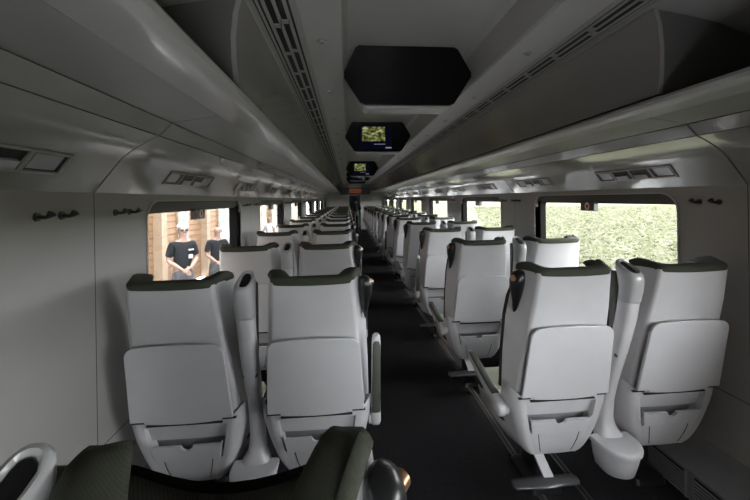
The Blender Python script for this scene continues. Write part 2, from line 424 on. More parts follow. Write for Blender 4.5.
# end sign
t = thing('display_sign', 'black sign with orange lit characters above the far doorway', 'sign', (CX-.02, 18.3, Z(.25)))
m_ = MB(); m_.box(-.80, .80, 0, .10, 0, .37); m_.build('sign_case', M['black'], t, bevel=.01)
m_ = MB(); random.seed(9)
for row in range(3):
    x = -.30
    while x < .30:
        w = random.uniform(.015, .045); m_.box(x, x+w, -.004, 0, .10+row*.075, .14+row*.075); x += w+random.uniform(.015, .04)
m_.build('sign_characters', M['led'], t)
m_ = MB(); m_.box(-.3, .3, .02, .08, .36, .83); m_.build('sign_bracket', M['ceil'], t)

# ------------------------------------------------------------------ reading lights, coat hooks, emergency handles
def make_reading(side, nm, k, yc, proto):
    lab = 'reading light strip of four lamps over the %s windows, %s from the camera' % (nm, ORD[k+1])
    # plane of the lower slanted face
    a = Vector((X(side, 1.545), 0, Z(.04))); b = Vector((X(side, 1.43), 0, Z(.185)))
    p = a.lerp(b, .70)
    if proto is not None: return dup(proto, (p.x, yc, p.z), lab)
    t = thing('reading_light', lab, 'reading light', (p.x, yc, p.z), group='reading lights over the %s windows' % nm)
    u = (b-a).normalized(); nrm = Vector((u.z, 0, -u.x))
    if nrm.x*side > 0: nrm = -nrm
    def P(v, y, o): q = u*v + nrm*o; return (q.x, y, q.z)
    L, H = .31, .045
    fr = MB()
    def slab(m, y0, y1, v0, v1, o0, o1): m.loft([[P(v0, y0, o0), P(v0, y1, o0), P(v1, y1, o0), P(v1, y0, o0)], [P(v0, y0, o1), P(v0, y1, o1), P(v1, y1, o1), P(v1, y0, o1)]])
    slab(fr, -L, L, -H, -H+.010, -.002, .008); slab(fr, -L, L, H-.010, H, -.002, .008)
    ys = [-L, -.155, 0, .155, L]
    for y in ys: slab(fr, max(-L, y-.009), min(L, y+.009), -H, H, -.002, .008)
    fr.build('lamp_frame', M['vent'], t)
    bk = MB(); slab(bk, -L+.002, L-.002, -H+.002, H-.002, -.001, .002); bk.build('lamp_recess', M['black'], t)
    for q in range(4):
        y0, y1 = ys[q]+.012, ys[q+1]-.012
        m = MB()
        if q in (0, 3): slab(m, y0+.004, y1-.02, -H+.018, H-.013, .002, .006); m.build('lamp_lens', M['lens'], t)
        else:
            slab(m, y0+.02, y1-.012, -H+.014, -.002, .002, .014); m.build('lamp_lens', M['lens'], t)
    return t
for side, nm in ((-1, 'left'), (1, 'right')):
    p = None
    for k in range(13):
        yc = (1.01 if side < 0 else 2.19) + 1.235*k
        if side < 0 and k > 0: yc = 2.33 + 1.22*(k-1)
        r = make_reading(side, nm, k, yc, p); p = p or r
# coat hooks
p = None
for side, nm in ((-1, 'left'), (1, 'right')):
    n = 0
    for k in range(0, 7):
        for dy in ((-.31, -.205, .10, .205) if side < 0 else ((.10, .205) if k == 0 else (-.16, -.055, .19, .295))):
            yy = 1.605 + BAY*k + dy; n += 1
            lab = 'small steel coat hook high on the %s wall, %s from the camera' % (nm, ORD[n] if n < len(ORD) else 'far')
            if n >= 20: continue
            if p is None:
                p = thing('hanger_hook', lab, 'coat hook', (X(side, HW), yy, Z(-.045)), group='coat hooks on the %s wall' % nm)
                m_ = MB(); m_.tube([(0, 0, 0), (.006, 0, 0)], [.016, .015], 14); m_.build('hook_plate', M['hook'], p, smooth=True)
                m_ = MB(); m_.tube([(.005, 0, 0), (.03, .0, -.002), (.042, .0, .004), (.05, 0, .012)], [.008, .007, .010, .014], 10); m_.build('hook_peg', M['hook'], p, smooth=True)
            else:
                r = dup(p, (X(side, HW), yy, Z(-.045)), lab, rz=0 if side < 0 else math.pi, group='coat hooks on the %s wall' % nm)
# emergency handles hanging from the blind housing of every window
p = None
for side, nm in ((-1, 'left'), (1, 'right')):
    for k in range(1, 7):
        yy = (2.60 if side < 0 else 2.70) + BAY*(k-1)
        lab = 'black emergency handle box with orange ring at top of %s window, %s from camera' % (nm, ORD[k])
        loc = (X(side, HW)-side*.002, yy, Z(-.05))
        if p is None:
            p = thing('window_emergency_handle', lab, 'emergency handle', loc, group='emergency handles on the windows'); p['kind'] = 'thing'
            m_ = MB(); m_.box(-.02, .02, -.085, .075, -.075, 0); m_.build('handle_box', M['black'], p, bevel=.004)
            m_ = MB(); N = 20
            def ring(r0, r1, x0, m):
                m.loft([[(x0, r*math.cos(a*2*math.pi/N), -.037+r*math.sin(a*2*math.pi/N)*1.15) for a in range(N)] for r in (r0, r1)], cap=False)
            ring(.020, .028, .0225, m_); m_.build('handle_ring', M['ringwhite'], p)
            m_ = MB(); ring(.010, .020, .0223, m_); m_.build('handle_ring', M['orange'], p)
        else: dup(p, loc, lab, rz=0 if side < 0 else math.pi)
# heater grilles at the foot of the right wall
p = None
for k in range(12):
    yy = 1.52 + .33*k + (.15 if k > 1 else 0)
    lab = 'dark louvred heater grille at the foot of the right wall, %s from the camera' % ORD[k+1]
    if p is None:
        p = thing('heater_grille', lab, 'heater grille', (X(1, 1.326), yy, 0.005), group='heater grilles on the right')
        m_ = MB(); m_.box(-.004, .0, -.14, .14, .0, .135); m_.build('grille_backing', M['matte_black'], p)
        m_ = MB()
        for q in range(7): m_.box(-.012, -.003, -.14, .14, .008+q*.018, .015+q*.018)
        m_.box(-.012, -.003, -.15, -.14, 0, .14); m_.box(-.012, -.003, .14, .15, 0, .14)
        m_.build('grille_slats', M['kick'], p)
    else: dup(p, (X(1, 1.326), yy, .005), lab)

# ------------------------------------------------------------------ seats
YBK = [(1.36, -.02), (1.26, 0), (1.1, .03), (1.0, .055), (.8, .10), (.6, .145), (.3, .22)]
HWT = [(1.36, .180), (1.26, .184), (1.1, .196), (1.0, .204), (.8, .220), (.6, .236), (.3, .245)]
WFT = [(1.36, .215), (1.26, .220), (1.1, .236), (1.0, .244), (.8, .252), (.6, .254), (.3, .250)]
def plan(hw, wf, d, r, nb=8, na=6, ns=4):
    pts = []
    for k in range(ns): t = k/ns; pts.append((-wf + (-hw+wf)*t, d + (r-d)*t))
    for k in range(na+1): a = math.pi + k/na*math.pi/2; pts.append((-hw+r+r*math.cos(a), r+r*math.sin(a)))
    for k in range(1, nb): pts.append((-hw+r+2*(hw-r)*k/nb, 0))
    for k in range(na+1): a = 1.5*math.pi + k/na*math.pi/2; pts.append((hw-r+r*math.cos(a), r+r*math.sin(a)))
    for k in range(1, ns+1): t = k/ns; pts.append((hw + (wf-hw)*t, r + (d-r)*t))
    return pts
def dep(h): return lerp(h, [(1.36, .15), (1.26, .155), (1.0, .16), (.8, .14), (.6, .11), (.3, .10)])
SC1 = [(.27, .54), (.30, .64), (.36, .75), (.42, .83), (.5, .92), (.56, .97), (.62, 1)]
SC2 = [(.27, .70), (.36, .92), (.45, 1), (.62, 1)]
YC = .40
def bucket_pt(x, y, h):
    fa, fb = lerp(h, SC1), lerp(h, SC2); q = ss(.15, .40, y); f_ = fa+(fb-fa)*q
    fy = 1-(1-fa)*.62; return (x*f_, YC+(y-YC)*fy, h)
def make_seat(name, label, cat, group, aisle=0, raised=False, foot=False):
    s = aisle
    t = thing(name, label, cat, group=group)
    # outer back shell
    m = MB(); rings = []
    for h in [.50, .56, .62, .7, .8, .9, 1.0, 1.06, 1.1, 1.15, 1.2, 1.24, 1.262]:
        yb = lerp(h, YBK); hw = lerp(h, HWT); wf = lerp(h, WFT); d_ = dep(h)
        o = plan(hw, wf, d_, .022); i = plan(hw-.012, wf-.012, d_-.003, .016)
        sag = lambda x: -.007*(1-(x/.2)**2) if h > 1.2 else 0
        rings.append([(x, y+yb+.006*(x/.2)**2, h+sag(x)) for x, y in o] + [(x, y+yb+.012, h+sag(x)) for x, y in i[::-1]])
    m.loft(rings); m.build('back_shell', M['shell'], t, smooth=True, angle=35)
    # upholstery
    m = MB(); rings = []
    for h in [.59, .64, .7, .75, .8, .9, 1.0, 1.1, 1.2, 1.25, 1.27]:
        yb = lerp(h, YBK); hw = lerp(h, HWT)-.014; wf = lerp(h, WFT)-(.010 if h > 1.1 else .002); d_ = dep(h)+(.012 if h > 1.1 else .035)
        o = plan(hw, wf, d_, .015)
        fr = []
        for k in range(13):
            u = -1+2*k/12; fr.append((-u*(wf-.012), d_+.012 - .05*(1-u*u)**1.5 + .02*math.sin(6*h)))
        sag = -.004 if h > 1.2 else 0
        sl_ = lambda y: -.075*ss(.03, .10, y) if h > 1.22 else 0
        rings.append([(x, y+yb+.014, h+sag+sl_(y)) for x, y in o] + [(x, y+yb, h+sag+sl_(y)) for x, y in fr])
    m.loft(rings); m.build('backrest_cushion', M['cushion'], t, smooth=True, angle=50)
    # olive headrest cover
    m = MB(); rings = []
    def cap_ring(h, off, th):
        yb = 0; hw = HWT[1][1]+off; wf = WFT[1][1]+off; d_ = .150
        k = th/.052
        o = plan(hw, wf, d_, .045); i = plan(hw-.075*k, wf-.070*k, d_-.004, .045)
        def rz(x, y):
            return -.008*(1-min(1, (x/.2)**2)) + (.017*ss(-.01, .13, y)*ss(.05, .21, abs(x)) if h > 1.265 else .010*ss(0, .1, y))
        rz0 = rz; rz = lambda x, y: rz0(x, y)*(1-.55*ss(.09, .15, y)) - (.012*ss(.11, .15, y) if h > 1.27 else 0)
        R = [(x, y+yb-off-.001, h + rz(x, y)) for x, y in o]
        R += [(x, y*(.9) + yb-off-.001+th, h + rz(x, y)) for x, y in i[::-1]]
        return R
    for h, off, th in ((1.252, .001, .034), (1.256, .003, .044), (1.266, .004, .052), (1.275, .003, .052), (1.282, -.001, .044), (1.286, -.007, .030), (1.2875, -.012, .018)):
        rings.append(cap_ring(h, off, th))
    m.loft(rings); m.build('headrest_cover', M['cap'], t, smooth=True, angle=60)
    # lower shell (bucket) with the pocket opening
    PL = []
    r = .06; W = .262; y0, y1 = .125, .70
    def arc(cx, cy, a0, a1, rr, n): return [(cx+rr*math.cos(math.radians(a0+(a1-a0)*k/n)), cy+rr*math.sin(math.radians(a0+(a1-a0)*k/n))) for k in range(n+1)]
    PL += arc(-W+r, y0+r, 180, 262, r, 5)
    PL += [(x, y0+.006*abs(x/.2)**2) for x in (-.188, -.184, -.14, -.1, -.06, -.02, .02, .06, .1, .14, .184, .188)]
    PL += arc(W-r, y0+r, 278, 360, r, 5)
    PL += [(W, .26), (W, .34), (W, .42), (W, .5), (W, .58)]
    PL += arc(W-.09, y1-.09, 0, 90, .09, 5)[1:] + [(.08, y1), (0, y1), (-.08, y1)] + arc(-W+.09, y1-.09, 90, 180, .09, 5)
    PL += [(-W, .5), (-W, .42), (-W, .34), (-W, .26)]
    top = lambda x, y: lerp(y, [(.12, .618), (.18, .63), (.26, .57), (.36, .475), (.5, .43), (.7, .415)]) + (.035*ss(.2, .26, abs(x)) if y < .2 else 0)
    bot = lambda y: .27 + .075*ss(.3, .65, y)
    hs = [.618, .60, .580, .576, .54, .50, .46, .416, .411, .37, .34, .31, .29, .275, .27]
    rings = []; RS = set()
    for ih, h in enumerate(hs):
        tt = (.618-h)/.348; R = []
        for (x, y) in PL:
            tp, bt = top(x, y), bot(y); hh = tp + (bt-tp)*tt
            px, py, pz = bucket_pt(x, y, hh)
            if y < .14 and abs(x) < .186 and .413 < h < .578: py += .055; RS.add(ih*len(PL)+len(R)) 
            R.append((px, py, pz))
        rings.append(R)
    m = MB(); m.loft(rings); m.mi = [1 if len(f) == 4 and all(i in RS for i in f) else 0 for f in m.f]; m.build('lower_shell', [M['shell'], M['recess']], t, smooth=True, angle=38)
    m = MB()
    for sx in (-1, 1):
        rings = []
        for h in (.405, .39, .36, .33, .305, .29):
            c0 = bucket_pt(sx*.135, y0+.003, h); rings.append([(c0[0]-.0018, c0[1]-.0015, h), (c0[0]+.0018, c0[1]-.0015, h), (c0[0]+.0018, c0[1]+.004, h), (c0[0]-.0018, c0[1]+.004, h)])
        m.loft(rings)
    for xa, xb, h in ((-.23, -.168, .615), (-.168, .168, .598), (.168, .23, .615)):
        yy_ = bucket_pt(0, y0, .61)[1]; m.box(xa, xb, yy_-.006, yy_+.01, h-.0035, h+.003)
    m.build('shell_seam', M['gap'], t)
    # magazine pocket plate with its thumb notch
    m = MB(); xs = sorted(set([-.176, -.172, -.165, -.12, -.08, -.05] + [.03*math.sin(math.radians(a)) for a in range(-90, 91, 15)] + [.05, .08, .12, .165, .172, .176]))
    fr_, bk_ = [], []
    for x in xs:
        tp = .486
        if abs(x) < .03: tp -= math.sqrt(max(0, .03**2-x*x))*.85
        if abs(x) > .168: tp += .012
        a = bucket_pt(x, y0-.004, .414); b = bucket_pt(x, y0-.006, tp)
        fr_.append([a, b]); bk_.append([(b[0], b[1]+.014, b[2]), (a[0], a[1]+.014, a[2])])
    m.loft([p + q for p, q in zip(fr_, bk_)]); m.build('magazine_pocket', M['tray'], t, smooth=True, angle=30)
    # folded tray table
    m = MB(); pts = []
    hT, hB = .995, .618
    def TY(h): return .024 + (.100-.024)*((hT-h)/(hT-hB))
    wt, wb, rr = .208, .225, .05
    pts += [(-wb, hB+.012), (-.165, hB+.012), (-.163, hB)] + [(x, hB-.008*(1-(x/.163)**2)) for x in (-.11, -.055, 0, .055, .11)] + [(.163, hB), (.165, hB+.012), (wb, hB+.012)]
    for k in range(7): a = math.radians(90*k/6); pts.append((wt-rr+rr*math.cos(a), hT-rr+rr*math.sin(a)))
    pts += [(x, hT+.006*(1-(x/.155)**2)) for x in (.1, .05, 0, -.05, -.1)]
    for k in range(7): a = math.radians(90+90*k/6); pts.append((-wt+rr+rr*math.cos(a), hT-rr+rr*math.sin(a)))
    m.loft([[(x, TY(h), h) for x, h in pts], [(x, TY(h)+.016, h) for x, h in pts]]); m.build('tray_table', M['tray'], t, bevel=.004)
    # seat cushion
    m = MB(); rings = []
    def rrp(w, ya, yb_, r_, n=5):
        return arc(-w+r_, ya+r_, 180, 270, r_, n)+arc(w-r_, ya+r_, 270, 360, r_, n)+arc(w-r_, yb_-r_, 0, 90, r_, n)+arc(-w+r_, yb_-r_, 90, 180, r_, n)
    for k, (h, w, ya, yb_) in enumerate(((.40, .225, .27, .675), (.42, .246, .26, .695), (.455, .248, .26, .70), (.478, .240, .26, .69), (.488, .215, .27, .665))):
        rings.append([(x, y, h + .03*ss(.35, .7, y)-.015) for x, y in rrp(w, ya, yb_, .06)])
    m.loft(rings[:3], mi=0, cap=False); m.loft(rings[2:], mi=1); m.build('seat_cushion', [M['cushion'], M['seatfab']], t, smooth=True, angle=60)
    # pedestal
    m = MB(); m.loft([[(x, y, h) for x, y in rrp(w, .40-dy, .40+dy, .03, 3)] for h, w, dy in ((.0, .095, .14), (.03, .09, .13), (.06, .05, .08), (.26, .05, .08), (.31, .10, .12))])
    m.build('pedestal', M['black'], t, smooth=True, angle=40)
    if s:
        # armrest
        m = MB(); px = s*.285
        pv = Vector((px, .21, .52)); tip = Vector((px, .66, .615)) if not raised else Vector((px, .085, .985))
        d_ = (tip-pv).normalized(); n_ = Vector((0, -d_.z, d_.y)); 
        if not raised and n_.z < 0: n_ = -n_
        rings = []
        L_ = (tip-pv).length
        for k, (q, ra, rb) in enumerate(((-.03, .012, .012), (-.022, .022, .03), (.0, .026, .040), (.06, .024, .038), (.2, .022, .030), (L_-.05, .021, .026), (L_-.015, .019, .022), (L_, .010, .012))):
            c0 = pv + d_*q
            rings.append([c0 + Vector((1, 0, 0))*ra*math.copysign(abs(math.cos(a))**.6, math.cos(a)) + n_*rb*math.copysign(abs(math.sin(a))**.6, math.sin(a)) for a in [2*math.pi*j/16 for j in range(16)]])
        m.loft(rings); ar = m.build('armrest', M['shell'], t, smooth=True, angle=50)
        m = MB(); rings = []
        sg = 1 if not raised else -1
        nn = n_ if not raised else (Vector((0, -1, 0)) + d_*d_.y).normalized()
        for q, ra, hb in ((.05, .012, .030), (.07, .020, .042), (.2, .020, .038), (L_-.04, .018, .032), (L_-.02, .010, .022)):
            c0 = pv + d_*q
            rings.append([c0 + Vector((ra, 0, 0)) + nn*.012, c0 + Vector((ra, 0, 0)) + nn*(hb-.003), c0 + Vector((ra*.6, 0, 0)) + nn*hb, c0 - Vector((ra*.6, 0, 0)) + nn*hb, c0 - Vector((ra, 0, 0)) + nn*(hb-.003), c0 - Vector((ra, 0, 0)) + nn*.012])
        m.loft(rings); m.build('arm_pad', M['pad'], ar, smooth=True, angle=50)
        m = MB(); m.tube([(s*.25, .21, .52), (s*.30, .21, .52)], [.03, .03], 16); m.build('armrest_pivot', M['shell'], ar, smooth=True)
        # grab handle beside the headrest
        m = MB(); rings = []
        for h, ra, rb, ox in ((1.262, .006, .010, .226), (1.257, .020, .030, .230), (1.24, .030, .044, .236), (1.21, .033, .048, .238), (1.17, .030, .044, .238), (1.13, .022, .034, .236), (1.09, .014, .024, .236), (1.06, .009, .017, .238), (1.045, .004, .008, .240)):
            rings.append([(s*ox + ra*math.cos(a), .095+lerp(h, YBK) + rb*math.sin(a), h) for a in [2*math.pi*j/16 for j in range(16)]])
        m.loft(rings); gh = m.build('grab_handle', M['black'], t, smooth=True, angle=60)
        m = MB(); m.tube([(s*.245, .096, 1.226), (s*(.2715 if s < 0 else .267), .084 if s < 0 else .122, 1.226)], [.017, .015], 16); m.build('handle_button', M['copper'], gh, smooth=True)
    if foot:
        m = MB(); rings = []
        fx = s*.10
        for q, ra in ((-.17, .012), (-.16, .02), (0, .024), (.16, .02), (.17, .012)):
            rings.append([(fx+q, .12 + 1.6*ra*math.cos(a), .195 + ra*.6*math.sin(a)) for a in [2*math.pi*j/12 for j in range(12)]])
        m.loft(rings); ft = m.build('footrest', M['footbar'], t, smooth=True, angle=60)
        m = MB(); m.loft([[(fx-.0, .12, .19), (fx+.05, .12, .19), (fx+.05, .12, .203), (fx-.0, .12, .203)], [(fx-.0, .29, .285), (fx+.05, .29, .285), (fx+.05, .29, .298), (fx-.0, .29, .298)]]); m.build('footrest_stem', M['shell'], ft)
    return t

def make_console(label):
    t = thing('armrest_console', label, 'armrest console', group='raised armrests with bins between the seats')
    def sect(y, h, w, d_, dy=0, dh=0, n=18):
        return [(w*math.copysign(abs(math.cos(a))**.7, math.cos(a)), y+d_*math.copysign(abs(math.sin(a))**.7, math.sin(a)), h + dh*math.sin(a)) for a in [2*math.pi*j/n for j in range(n)]]
    m = MB()
    m.loft([sect(.200, .335, .072, .050), sect(.205, .362, .066, .048), sect(.222, .39, .046, .042), sect(.235, .44, .037, .042), sect(.222, .54, .033, .042), sect(.190, .66, .033, .043), sect(.145, .79, .037, .043), sect(.105, .91, .038, .042), sect(.075, 1.01, .039, .041), sect(.056, 1.10, .040, .041)])
    m.build('post', M['shell'], t, smooth=True, angle=50)
    m = MB()
    m.loft([sect(.054, 1.103, .043, .041), sect(.042, 1.16, .044, .045), sect(.042, 1.215, .044, .055, dh=.012), sect(.050, 1.25, .042, .062, dh=.022), sect(.054, 1.266, .038, .060, dh=.026), sect(.055, 1.273, .031, .053, dh=.026), sect(.055, 1.271, .025, .046, dh=.026), sect(.055, 1.257, .022, .042, dh=.026)], cap=True)
    m.build('armrest', M['consoletop'], t, smooth=True, angle=50)
    m = MB(); m.loft([sect(.055, 1.258, .021, .041, dh=.026), sect(.055, 1.262, .019, .038, dh=.026)]); m.build('arm_pad', M['black'], t, smooth=True)
    m = MB(); m.box(-.034, .034, .10, .15, .80, 1.24); m.build('arm_cushion', M['pad'], t, bevel=.01)
    # bin with lid
    def oval(h, w, ya, yb_):
        P_ = [(w*math.cos(math.radians(a)), yb_ + (yb_-ya)*math.sin(math.radians(a)), h) for a in range(180, 361, 12)]
        return P_ + [(w, yb_+.05, h), (-w, yb_+.05, h)]
    m = MB(); m.loft([oval(.200, .070, .09, .15), oval(.21, .080, .075, .15), oval(.26, .092, .06, .15), oval(.31, .099, .047, .15), oval(.326, .100, .045, .15)])
    m.build('bin_body', M['shell'], t, smooth=True, angle=50)
    m = MB(); m.loft([oval(.332, .108, .033, .15), oval(.348, .109, .031, .15), oval(.356, .105, .037, .15), oval(.359, .090, .052, .15)])
    m.build('bin_lid', M['shell'], t, smooth=True, angle=50)
    return t

XLW, XLA, XRA, XRW, XLC, XRC = -.76, -.158, 1.065, 1.672, -.459, 1.3685
ROW0, PITCH, NR = 1.53, 1.08, 15
G = {'LW': 'window seats on the left', 'LA': 'aisle seats on the left', 'RA': 'aisle seats on the right', 'RW': 'window seats on the right'}
def seat_label(col, n):
    o = ORD[n]
    if col == 'LW': return 'grey-shelled train seat against the left windows, %s seat of its column' % o
    if col == 'LA': return 'grey train seat with raised armrest left of the aisle, %s full seat of its column' % o
    if col == 'RA': return 'grey train seat right of the aisle with black grab handle, %s of its column' % o
    return 'grey-shelled train seat against the right windows, %s seat of its column' % o
protos = {
    'LW': make_seat('train_seat', seat_label('LW', 1), 'seat', G['LW']),
    'LA': make_seat('train_seat', seat_label('LA', 1), 'seat', G['LA'], aisle=1, raised=True),
    'RA': make_seat('train_seat', seat_label('RA', 1), 'seat', G['RA'], aisle=-1, raised=False, foot=True)}
protos['LW'].location = (XLW, ROW0, 0); protos['LA'].location = (XLA, ROW0, 0); protos['RA'].location = (XRA, ROW0, 0)
ra_up = None
for n in range(1, NR+1):
    y = ROW0 + PITCH*(n-1)
    if n > 1:
        dup(protos['LW'], (XLW, y, 0), seat_label('LW', n)); dup(protos['LA'], (XLA, y, 0), seat_label('LA', n))
        if n in (3, 6):
            lab = 'grey train seat right of the aisle, armrest folded up, %s of its column' % ORD[n]
            if ra_up is None:
                ra_up = make_seat('train_seat', lab, 'seat', G['RA'], aisle=-1, raised=True, foot=True); ra_up.location = (XRA, y, 0)
            else: dup(ra_up, (XRA, y, 0), lab)
        else: dup(protos['RA'], (XRA, y, 0), seat_label('RA', n))
    dup(protos['LW'], (XRW, y, 0), seat_label('RW', n), group=G['RW'])
    if n == 1:
        con = make_console('raised grey armrest with lidded bin between the nearest left pair of seats'); con.location = (XLC, y, 0)
    else: dup(con, (XLC, y, 0), 'raised grey armrest with lidded bin between the left seats, %s of its line' % ORD[n])
    dup(con, (XRC, y, 0), 'raised grey armrest with lidded bin between the right seats, %s of its line' % ORD[n])
# the seat and armrest right in front of the camera
fs_ = dup(protos['LA'], (XLA-.03, .645, -.038), 'olive headrest of the seat right in front of the camera, cut by the frame'); fs_.rotation_euler = (math.radians(11), 0, 0)
fc_ = dup(con, (XLC+.016, ROW0-PITCH-.03, -.018), 'top of a folded armrest at the lower left corner, cut by the frame')

# ------------------------------------------------------------------ outside, right: crop field
def crop_mats():
    out = []
    for nm, a, b in (('crop_green', (.086, .092, .056), (.096, .102, .066)), ('crop_yellow', (.096, .098, .066), (.108, .108, .076)), ('crop_pale', (.100, .102, .082), (.125, .125, .108))):
        m = mat(nm, a, .9, col2=b, scale=1.5, spec=0.)
        nt = m.node_tree; b_ = nt.nodes['Principled BSDF']; src = b_.inputs['Base Color'].links[0].from_socket
        tr = nt.nodes.new('ShaderNodeBsdfTranslucent'); mx = nt.nodes.new('ShaderNodeMixShader'); mx.inputs[0].default_value = .45
        nt.links.new(src, tr.inputs[0]); nt.links.new(b_.outputs[0], mx.inputs[1]); nt.links.new(tr.outputs[0], mx.inputs[2])
        nt.links.new(mx.outputs[0], nt.nodes['Material Output'].inputs[0]); out.append(m)
    return out
CM = crop_mats()
GZ = Z(-2.45)
g = MB(); g.add([(2.2, -60, GZ), (400, -60, GZ), (400, 400, GZ), (2.2, 400, GZ)], [(0, 1, 2, 3)])
M['fieldsoil'] = mat('field_ground', (.084, .086, .056), .9, col2=(.098, .098, .072), scale=1.6, spec=0.)
struct(g.build('ground', M['fieldsoil']))
rng = random.Random(2); cr = MB(); vs, fs, mi = [], [], []
cnt_ = 0
while cnt_ < 30000:
    d_ = 5 + 85*rng.random()**1.6
    ang = rng.uniform(math.radians(20), math.radians(75)) if rng.random() < .8 else rng.uniform(math.radians(4), math.radians(110))
    px, py = d_*math.sin(ang)+1.0, d_*math.cos(ang)
    if px < 3.4: continue
    h = rng.uniform(.12, .30) ; q = rng.random()*math.pi*2; w = rng.uniform(.03, .075)*(1+d_*.03); le = rng.uniform(.09, .22)*(1+d_*.025)
    dx, dy = math.cos(q), math.sin(q); o = len(vs)
    z0 = GZ + h*.45
    vs += [(px-dy*w*.3, py+dx*w*.3, z0), (px+dy*w*.3, py-dx*w*.3, z0), (px+dx*le*.5+dy*w, py+dy*le*.5-dx*w, z0+h*.45), (px+dx*le, py+dy*le, z0+h*rng.uniform(.2, .6)), (px+dx*le*.5-dy*w, py+dy*le*.5+dx*w, z0+h*.45)]
    k = 0 if rng.random() < .5 else (1 if rng.random() < .7 else 2)
    fs += [(o, o+1, o+2, o+4), (o+4, o+2, o+3)]; mi += [k, k]
    cnt_ += 1
cr.v, cr.f, cr.mi = vs, fs, mi
o = cr.build('crop_field', CM); tag(o, 'leafy yellow-green crop field outside the right windows', 'crop field', kind='stuff')

# ------------------------------------------------------------------ outside, left: platform, timber building, people
PZ = Z(-2.13)
p_ = MB(); p_.box(-4.05, -1.35, -20, 40, PZ-.3, PZ); struct(p_.build('platform', M['platform']))
bt = thing('timber_building', 'warm timber clad station building with pale windows beyond the platform', 'building', (-4.05, 0, PZ))
m_ = MB(); m_.box(-.35, -.12, -14, 36, 0, 5.2); m_.build('plank_wall', M['wood'], bt)
m_ = MB(); z = 0.02
while z < 5.1:
    m_.box(-.12, -.10, -14, 36, z, z+.135); z += .15
m_.build('cladding', M['wood'], bt)
spots = [(7.75, .22), (5.6, .2), (3.4, .22), (10.15, .22), (13.6, .3), (16.1, .3), (18.6, .25), (1.2, .2), (21.0, .3), (-1.5, .2), (-4.5, .2)]
for y, w in spots:
    m_ = MB(); m_.box(-.10, .08, y, y+w, 0, 5.2); m_.build('post', M['post'], bt)
for y0, y1 in ((8.75, 9.35), (11.4, 12.4), (4.4, 5.3), (14.3, 15.3), (17.0, 17.9), (19.6, 20.6), (-.5, .6), (22, 24)):
    m_ = MB(); m_.box(-.10, -.06, y0, y1, .15, 4.2); wf_ = m_.build('window_frame', M['post'], bt)
    m_ = MB(); m_.box(-.06, -.05, y0+.05, y1-.05, .25, 4.1); m_.build('window_pane', M['paleglass'], wf_)

def skin_mesh(name, joints, edges, m, parent, root=0, sub=2, smooth=True):
    """joints: list of (pos, rx, ry)"""
    me = bpy.data.meshes.new(name); me.from_pydata([j[0] for j in joints], edges, []); me.update()
    o = bpy.data.objects.new(name, me); COL.objects.link(o)
    if parent: o.parent = parent
    sk = o.modifiers.new('skin', 'SKIN'); sk.use_smooth_shade = True; sk.branch_smoothing = .4
    if not me.skin_vertices: 
        me.attributes  # layer is created together with the modifier
    lay = me.skin_vertices[0].data
    for i, j in enumerate(joints):
        lay[i].radius = (j[1], j[2] if len(j) > 2 else j[1]); lay[i].use_root = (i == root)
    sb = o.modifiers.new('sub', 'SUBSURF'); sb.levels = sub; sb.render_levels = sub
    me.materials.append(m); return o
def ellipsoid(m, c, r, n=14, k=9, lo=-90, hi=90, mi=0):
    rings = []
    for i in range(k+1):
        a = math.radians(lo+(hi-lo)*i/k); rr = max(1e-3, math.cos(a))
        rings.append([(c[0]+r[0]*rr*math.cos(2*math.pi*j/n), c[1]+r[1]*rr*math.sin(2*math.pi*j/n), c[2]+r[2]*math.sin(a)) for j in range(n)])
    m.loft(rings, mi=mi)
